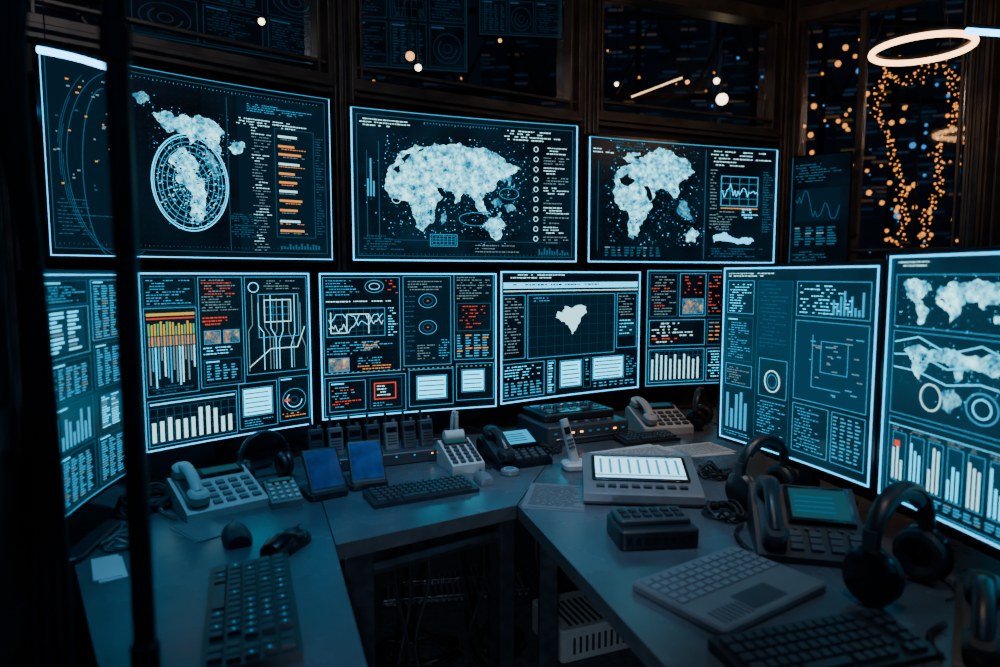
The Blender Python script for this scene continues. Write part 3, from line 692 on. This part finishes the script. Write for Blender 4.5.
for k in range(7):
    x=-.177+k*.059;m.M=Matrix.Translation((x,.0,.035))@Matrix.Rotation(math.radians(-12),4,'X')
    m.rbox((0,.0,.045),(.046,.034,.09),'greyp' if k%3==1 else 'dgrey',.008,.003)
    m.lathe([(.006,.09),(.0055,.10),(.004,.125),(.001,.127)],'rubber','z',(-.014,0,0),10)
    m.lathe([(.006,.088),(.006,.10),(.001,.101)],'metall','z',(.012,0,0),10)
    m.box((0,-.0175,.066),(.034,.002,.018),'blackg')
    for j in range(4): m.box((0,-.0178,.048-j*.009),(.03,.002,.003),'rubber')
    m.M=Matrix.Identity(4);m.box((x,-.0605,.028),(.006,.002,.004),'ledw' if k%3==0 else 'mid')
m.done('radio_charging_station',(-.405,2.095,DZ),24,bevel=.001)
m=MB();m.lathe([(.03,0),(.032,.002),(.034,.075),(.031,.075),(.029,.01),(.001,.01)],'black','z')
for k,(x,y,t) in enumerate(((-.014,0,.05),(0,.01,.0),(.014,-.003,-.06),(.004,-.014,.03))):
    m.tube([(x,y,.012),(x+t*.15,y,.125)],.0065,'white',10);m.tube([(x+t*.15,y,.125),(x+t*.2,y,.14)],.0045,'paper',10)
m.done('marker_cup',(-.155,2.235,DZ))
telephone((.045,2.115,DZ),26,.19,.17,.02,.075,'blackg','dgrey','black','mid',True)
m=MB();m.lathe([(.001,0),(.028,0),(.030,.004),(.028,.014),(.018,.017),(.001,.017)],'greyp');m.torus((0,0,.0165),.018,.001,'mid',n=24,m=5);m.done('volume_knob_controller',(.03,1.975,DZ))
m=MB();m.rbox((0,0,.035),(.34,.26,.07),'dgrey',.012,.005);m.rbox((0,.03,.085),(.30,.19,.028),'black',.01,.004)
m.box((0,.03,.1),(.26,.15,.004),'blackg')
for k in range(6): m.lathe([(.014,.1),(.012,.112),(.001,.113)],'metall','z',(-.10+.04*k,.05,0),14)
for k in range(5): m.box((-.10+.05*k,-.005,.103),(.026,.02,.004),'greyp',.001)
for k in range(9): m.box((-.14+.035*k,-.131,.045),(.012,.003,.006),'ledw' if k in(2,3,7) else 'dim')
m.box((0,-.131,.024),(.28,.003,.004),'metall')
for k in range(10): m.box((-.11+.024*k,-.09,.0725),(.014,.012,.005),'keyl' if k%2 else 'key',.001)
m.done('mixing_console',(.27,2.47,DZ),24,bevel=.001)
telephone((.62,2.57,DZ),12,.20,.19,.03,.08,'white','dgrey')
keyboard((.535,2.385,DZ),20,.23,.085,cols=12,rows=4)
headphones((.79,2.60,DZ+.0),60,0,.85,'led')
def paper(name,loc,yaw,w,d,n=2,lines=True,mat='paper'):
    m=MB()
    for k in range(n):
        m.M=Matrix.Translation((R.uniform(-.01,.01),R.uniform(-.01,.01),.0006+k*.0012))@Matrix.Rotation(R.uniform(-.12,.12)*k,4,'Z')
        m.box((0,0,0),(w,d,.001),mat)
    if lines:
        y=d/2-.02
        while y>-d/2+.015:
            x=-w/2+.015
            while x<w/2-.03:
                l=R.uniform(.01,.04);m.box((x+l/2,y,.0008),(l,.0022,.0004),'ink');x+=l+.005
            y-=.008
    m.M=Matrix.Identity(4);return m.done(name,loc,yaw,smooth=False)
paper('paper_sheets',(.455,2.19,DZ),22,.27,.16,3);paper('paper_sheets',(.68,2.25,DZ),15,.2,.14,2)
paper('paper_sheets',(.155,1.765,DZ),-10,.16,.20,2,mat='greyp')
paper('paper_sheets',(-.70,1.53,DZ),50,.08,.14,2,False,'greyp');paper('paper_sheets',(-.80,1.32,DZ),35,.05,.12,2,False)
m=MB();m.rbox((0,0,.012),(.085,.075,.024),'white',.02,.006);m.M=Matrix.Translation((0,.005,.018))@Matrix.Rotation(math.radians(-8),4,'X')@Matrix.Rotation(math.radians(-14),4,'Y')
m.tube([(0,0,0),(0,0,.03),(0,0,.08),(0,0,.13),(0,0,.14)],lambda t:.017-.004*t,'white',14,3,.75);m.box((0,-.013,.105),(.018,.003,.022),'blackg')
for i in range(3):
    for j in range(3): m.box((-.007+.007*i,-.0135,.05+.012*j),(.005,.003,.007),'dgrey')
m.done('cordless_phone',(.235,2.03,DZ),10)
m=MB();w_,d_=.31,.225
m.side([(-d_/2,.004),(-d_/2-.004,.012),(-d_/2,.030),(-d_/2+.010,.036),(d_/2-.015,.082),(d_/2,.078),(d_/2,.004)],w_,'greyp')
m.M=Matrix.Translation((0,-d_/2+.010,.036))@Matrix.Rotation(math.atan2(.046,d_-.025),4,'X')
m.rbox((0,.118,.003),(.262,.135,.006),'blackg',.008,.002);m.box((0,.118,.0065),(.242,.115,.001),'panel')
for k in range(9): m.box((-.105+.026*k,.122,.0074),(.007,.080,.0006),'mid')
m.box((0,.072,.0078),(.242,.006,.0006),'mid');m.box((0,.17,.0078),(.2,.004,.0006),'mid')
for k in range(8): m.box((-.11+.031*k,.022,.003),(.022,.012,.006),'dgrey',.001)
m.M=Matrix.Identity(4)
for k in (-.12,.12): m.rbox((k,0,.003),(.03,.18,.006),'rubber',.01,.001)
m.done('control_console',(.385,1.80,DZ),-6,bevel=.002)
m=MB();m.rbox((0,0,.022),(.18,.125,.044),'black',.012,.004);m.rbox((0,.012,.05),(.165,.085,.014),'dgrey',.01,.003)
for i in range(6):
    for j in range(2): m.box((-.062+.025*i,-.004+.03*j,.059),(.018,.02,.006),'rubber',.0015)
for k in range(8): m.box((-.07+.02*k,-.063,.022),(.012,.002,.018),'blackg')
m.done('intercom_box',(.345,1.475,DZ),6,bevel=.001)
headphones((.69,1.71,DZ+.0),30,0,1.0)
telephone((.675,1.43,DZ),-14,.22,.20,.02,.115,'black','dgrey','black','teal',True)
m=MB();m.rbox((0,0,.009),(.31,.215,.018),'greyp',.012,.004)
for i in range(12):
    for j in range(5): m.box((-.133+.0242*i,.082-.021*j,.0192),(.0205,.0175,.004),'keyl',.001)
m.rbox((0,-.065,.0182),(.10,.055,.001),'dgrey',.004,.0003)
for k in range(7): m.box((-.13+.012*k,-.075,.0183),(.004,.04,.0012),'dgrey')
m.done('laptop_keyboard',(.437,1.225,DZ),34)
keyboard((.515,1.01,DZ),17,.34,.13,key='key')
headphones((.755,1.22,DZ+.0),32,0,1.15,'led')
telephone((.80,.97,DZ),-35,.18,.16,.02,.09,'black','dgrey','black','teal',True)
headphones((-.69,1.91,DZ+.0),45,0,.8)
def cables(name,paths,r=.003,mat='rubber'):
    m=MB();c=paths[0][0]
    for p in paths: m.tube([(x-c[0],y-c[1],z-c[2]) for x,y,z in p],r,mat,6,6)
    return m.done(name,c)
def loops(cx,cy,rx,ry,n,z=DZ,r=.004):
    out=[]
    for _ in range(n):
        a0=R.uniform(0,6.28);k=R.randint(5,9);p=[]
        for i in range(k): a=a0+i*1.0;p.append((cx+rx*R.uniform(.5,1)*math.cos(a),cy+ry*R.uniform(.5,1)*math.sin(a),z+r+R.uniform(0,.03)*(i%2)))
        out.append(p)
    return out
cables('cable_bundle',loops(-.92,1.70,.08,.11,12),.005)
cables('cable_bundle',loops(-.78,1.95,.05,.05,9),.005)
cables('cable_bundle',loops(.56,1.62,.06,.07,6),.003)
cables('cable_bundle',loops(-.84,1.45,.05,.07,4),.0025,'greyp')
cables('cable_bundle',loops(.17,2.23,.05,.05,4),.003)
cables('cable_bundle',loops(-.28,2.26,.09,.03,7),.004)
cables('cable_bundle',loops(.01,2.33,.08,.04,6),.004)
cables('cable_bundle',loops(.64,1.95,.05,.06,4),.003)
cables('hanging_cables',[[(-.27,1.75,.70),(-.29,1.78,.5),(-.25,1.76,.3),(-.27,1.8,.05),(-.2,1.9,.01),(-.1,2.0,.01)],[(-.25,1.75,.70),(-.25,1.79,.45),(-.29,1.78,.2),(-.25,1.95,.01),(0,2.1,.01)],[(-.22,1.8,.70),(-.20,1.82,.5),(-.24,1.8,.3),(-.18,1.85,.1),(-.1,2.2,.01)]],.006)
cables('hanging_cables',[[(-.10,1.95,.70),(-.13,2.0,.5),(-.08,2.0,.25),(-.05,2.1,.05),(.05,2.3,.01)],[(-.06,1.95,.70),(-.05,2.0,.4),(-.10,2.0,.2),(-.02,2.1,.03),(.0,2.3,.01)],[(.12,1.95,.70),(.11,1.95,.5),(.16,1.97,.3),(.13,1.97,.1),(.2,2.1,.01)],[(.15,1.95,.70),(.17,1.95,.4),(.13,1.98,.2),(.2,2.05,.02),(.2,2.12,.01)]],.006)
cables('floor_cables',loops(-.30,2.25,.18,.14,9,0,.006)+loops(.0,2.35,.10,.14,6,0,.006),.006)
cables('hanging_cables',[[(-.62,2.42,.80),(-.66,2.43,.78),(-.70,2.40,.77),(-.76,2.30,.756)],[(-.05,2.58,.80),(-.02,2.5,.78),(.03,2.48,.76),(.06,2.4,.756)]],.003)
m=MB();m.box((0,0,.02),(.62,.42,.04),'metal')
for i in range(24): m.box((-.28+.0243*i,0,.043),(.010,.38,.008),'greyp')
for j in range(3): m.box((0,-.15+.15*j,.046),(.60,.012,.006),'metall')
m.done('floor_vent',(-.20,2.78,0),10)
m=MB();m.rbox((0,0,.06),(.40,.26,.12),'white',.02,.006)
for i in range(13): m.box((-.15+.025*i,-.02,.122),(.010,.17,.005),'dgrey')
for i in range(13): m.box((-.15+.025*i,-.131,.06),(.010,.003,.06),'dgrey')
m.done('power_supply_unit',(.35,2.40,0),22,bevel=.001)
# ------------------------------------------------------------------ foreground pole & rack
m=MB();m.tube([(0,0,0),(0,0,3.0)],.0125,'metal',16);m.lathe([(.05,0),(.05,.006),(.02,.012),(.014,.03)],'metal');m.lathe([(.014,2.96),(.03,2.985),(.04,3.0)],'metal')
for z in (.9,1.6,2.1): m.lathe([(.0128,z-.02),(.016,z-.018),(.016,z+.018),(.0128,z+.02)],'black')
m.done('support_pole',(-.418,.75,0))
m=MB()
m.box((0,0,1.3),(.05,.05,2.6),'metal');m.box((-.02,-.20,1.3),(.05,.05,2.6),'metal')
for z in (.5,.95,1.18,1.5,1.8): m.box((-.02,-.10,z),(.10,.24,.05),'black')
for k in range(5):
    x=.03+.009*k;m.tube([(x-.03,.03,2.3),(x,.035+.01*k,1.9),(x-.02,.04,1.6),(x+.01-.006*k,.04,1.35),(x-.01,.045,1.15),(x-.03+.006*k,.04,.9),(x-.01,.03,.6)],.006,'rubber',8,6)
m.box((-.045,.03,.006),(.14,.1,.012),'metal')
m.done('equipment_rack',(-.575,.72,0),bevel=.002)
# ------------------------------------------------------------------ lamps
m=MB();m.torus((0,0,0),.160,.011,'ringl',n=64,m=10);m.torus((0,0,.017),.160,.010,'black',n=64,m=8)
for k in range(3):
    a=k*2.094+.4;m.tube([(.160*math.cos(a),.160*math.sin(a),.02),(0,0,.60),],.0015,'metal',5)
m.tube([(0,0,.6),(0,0,.80)],.004,'metal',6);m.lathe([(.05,.81),(.05,.83)],'black')
m.done('ring_pendant_lamp',(1.53,2.50,2.167))
def tubelamp(a,b,dz):
    m=MB();a=Vector(a);b=Vector(b);c=(a+b)/2
    m.tube([a-c,(Vector((0,0,dz))),b-c],.009,'tube',10,6);m.tube([a-c+Vector((0,.0,.014)),Vector((0,0,dz+.014)),b-c+Vector((0,0,.014))],.008,'black',8,6)
    for p in (a-c,b-c): m.tube([p*.8+Vector((0,0,.015)),p*.8+Vector((0,0,3.0-c.z))],.002,'metal',5)
    m.done('tube_pendant_lamp',c)
tubelamp((-1.14,1.70,1.905),(-.97,1.72,1.865),.004)
tubelamp((1.35,2.0,2.055),(1.75,1.95,2.00),.003)
def reflection_disc(x,y):  # unseen ceiling discs added for warm reflections in the windows
    m=MB();m.lathe([(.05,-.03),(.05,0),(.001,0)],'black');m.lathe([(.001,-.012),(.028,-.012),(.028,-.02),(.001,-.02)],'bulbw');m.torus((0,0,-.03),.045,.005,'metall',n=24,m=6);m.done('ceiling_reflection_disc',(x,y,2.998))
for x,y in ((-.6,.2),(.3,.3),(1.2,.2),(-.2,1.4),(.9,1.5),(1.7,1.0),(-1.2,.9)): reflection_disc(x,y)
def fill_panel(loc,size,col,power):  # unseen glowing panel added overhead for cool blue fill
    m=MB();m.box((0,0,.02),(size[0]+.04,size[1]+.04,.04),'black');mk='cl%d'%len(MT)
    MT[mk]=emi('fill_panel_glow',col,power,True);m.box((0,0,-.002),(size[0],size[1],.006),mk);m.done('ceiling_fill_panel',loc)
fill_panel((-.1,-.3,2.955),(1.6,.5),(.1,.46,1.),2.8)
def globe(x,y,z,r,mk='bulbo'):
    m=MB();m.sphere((0,0,0),r,mk,16,10);m.lathe([(r*.5,r*.8),(r*.5,r*1.3),(.004,r*1.5)],'black');m.tube([(0,0,r*1.3),(0,0,4.2-z)],.003,'black',5);m.done('globe_pendant_lamp',(x,y,z))
globe(-.483,3.7,2.523,.024);globe(-.440,3.7,2.463,.018,'bulbw');globe(-1.0,2.9,2.41,.014,'bulbw');globe(0.,3.75,2.62,.010)
globe(.68,4.0,2.46,.012,'bulbw');globe(1.33,4.1,2.40,.034,'bulbw');globe(1.31,4.15,2.52,.018,'bulbw');globe(1.12,4.1,2.5,.012)
def spot(loc,tgt,col,p,size,r=.05):  # unseen spots added to brighten desks, floor and walls
    l=D.lights.new('fill_spot_data','SPOT');l.energy=p;l.color=col;l.spot_size=math.radians(size);l.spot_blend=.9;l.shadow_soft_size=r
    o=D.objects.new('fill_spot',l);bpy.context.collection.objects.link(o);o.location=loc
    o.rotation_euler=(Vector(tgt)-Vector(loc)).to_track_quat('-Z','Y').to_euler()
spot((-.35,1.4,2.9),(-.50,1.75,.75),(.12,.52,1.),98,64)
spot((.2,1.6,2.9),(.25,1.85,.75),(.20,.58,1.),66,50)
spot((.9,1.5,2.9),(.5,2.4,.75),(1.,.62,.38),52,55)
spot((.3,.7,2.9),(.6,1.25,.75),(.85,.66,.55),30,50)
spot((0,.15,1.05),(-.08,2.4,.1),(.5,.72,1.),30,46,.03)  # low spot by the camera, added to light the space under the desk
spot((.2,.3,2.85),(-.5,2.7,2.0),(.78,.66,.62),28,80,.1)  # wash added to lift the window frames
spot((.6,.3,2.85),(1.5,3.4,1.9),(1.,.62,.4),44,75,.1)
# ------------------------------------------------------------------ city outside
def bld(x,y,w,d,h,mat,yaw):
    m=MB();m.box((0,0,h/2-2),(w,d,h),mat);m.box((0,0,h-1.9),(w*.6,d*.6,.4),'wall')
    for k in range(int(w)): m.box((-w/2+k+.5,-d/2-.03,h/2-2),(.08,.06,h),'wall')
    m.done('office_building',(x,y,0),yaw)
bld(-7.5,9,4,3,9,'fac1',18);bld(-3.0,11.5,4,3,12,'fac2',8);bld(1.6,12.5,3.6,3,10,'fac1',-4);bld(5.6,12,3.5,3,13,'fac1',-14);bld(10,11,4.5,3,9,'fac1',-25);bld(13,6,3,4,9,'fac2',-50);bld(-9,4,3,4,10,'fac2',60)
m=MB()  # truss added outside, standing in for structures reflected in the glass
for z in (2.75,3.35): m.tube([(-4,5,z),(4.5,5.6,z)],.025,'frame',6)
for k in range(14): x=-3.9+k*.6;m.tube([(x,5+.07*k*.6,2.75),(x+.3,5+.07*k*.6,3.35),(x+.6,5.04+.07*k*.6,2.75)],.014,'frame',6)
m.tube([(1.0,5.2,2.70),(1.38,5.2,2.84)],.006,'ringl',6)  # glowing strip added for a bright streak of light on the glass
m.done('reflected_truss')
m=MB()
for _ in range(110):
    x=R.uniform(-5,7);z=R.uniform(2.2,4.2);m.sphere((x,R.uniform(6,8),z),R.uniform(.005,.014),R.choice(['bulb','bulb','bulb','bulbb']),8,5)
for _ in range(210):
    x=R.uniform(2.4,5.4);z=R.uniform(1.2,3.4);m.sphere((x,R.uniform(5.3,7),z),R.uniform(.006,.026)**1.0,R.choice(['bulb','bulb','bulb','bulbb']),8,5)
for _ in range(60):
    m.sphere((R.uniform(-6,-2.5),R.uniform(4.5,7),R.uniform(1.2,3.5)),R.uniform(.006,.02),R.choice(['bulb','bulbb']),8,5)
m.done('city_lights')
def strings():
    m=MB()
    for off in (0,.05,-.05):
        for pts in ([(2.364,2.59),(2.30,2.374),(2.395,2.19),(2.488,1.94),(2.519,1.70),(2.50,1.5)],[(2.768,2.55),(2.80,2.31),(2.706,2.126),(2.737,1.878),(2.644,1.70),(2.66,1.5)],[(2.364,2.59),(2.48,2.52),(2.60,2.60),(2.70,2.66),(2.768,2.55)]):
            P=[Vector((x+off,4.2+off,z)) for x,z in pts];m.tube(P,.002,'rubber',5,4)
            for a,b in zip(P,P[1:]):
                n=max(1,int((b-a).length/.032))
                for k in range(n): p=a.lerp(b,k/n);m.sphere(p+Vector((R.uniform(-.02,.02),0,R.uniform(-.012,.012))),R.uniform(.003,.008),'bulb',8,5)
    m.tube([(2.58,4.2,1.5),(2.58,4.2,0)],.02,'metal',8);m.tube([(2.45,4.2,1.5),(2.75,4.2,1.5)],.01,'metal',8);m.tube([(2.58,4.2,1.5),(2.58,4.2,2.65)],.006,'metal',8)
    m.done('string_lights')
strings()
m=MB();m.box((0,0,0),(60,60,.1),'wall');m.done('ground',(2,10,-2.1))
# ------------------------------------------------------------------ world & camera
w=D.worlds.new('night');bpy.context.scene.world=w;w.use_nodes=True
bg=w.node_tree.nodes['Background'];bg.inputs['Color'].default_value=(.03,.13,.24,1);bg.inputs['Strength'].default_value=.05
c=D.cameras.new('camera');c.lens=24;c.sensor_width=36;o=D.objects.new('camera',c);bpy.context.collection.objects.link(o)
o.location=(0,0,1.35);o.rotation_euler=(math.radians(85),0,0);c.clip_start=.02
c.dof.use_dof=True;c.dof.focus_distance=2.3;c.dof.aperture_fstop=2.2
bpy.context.scene.camera=o
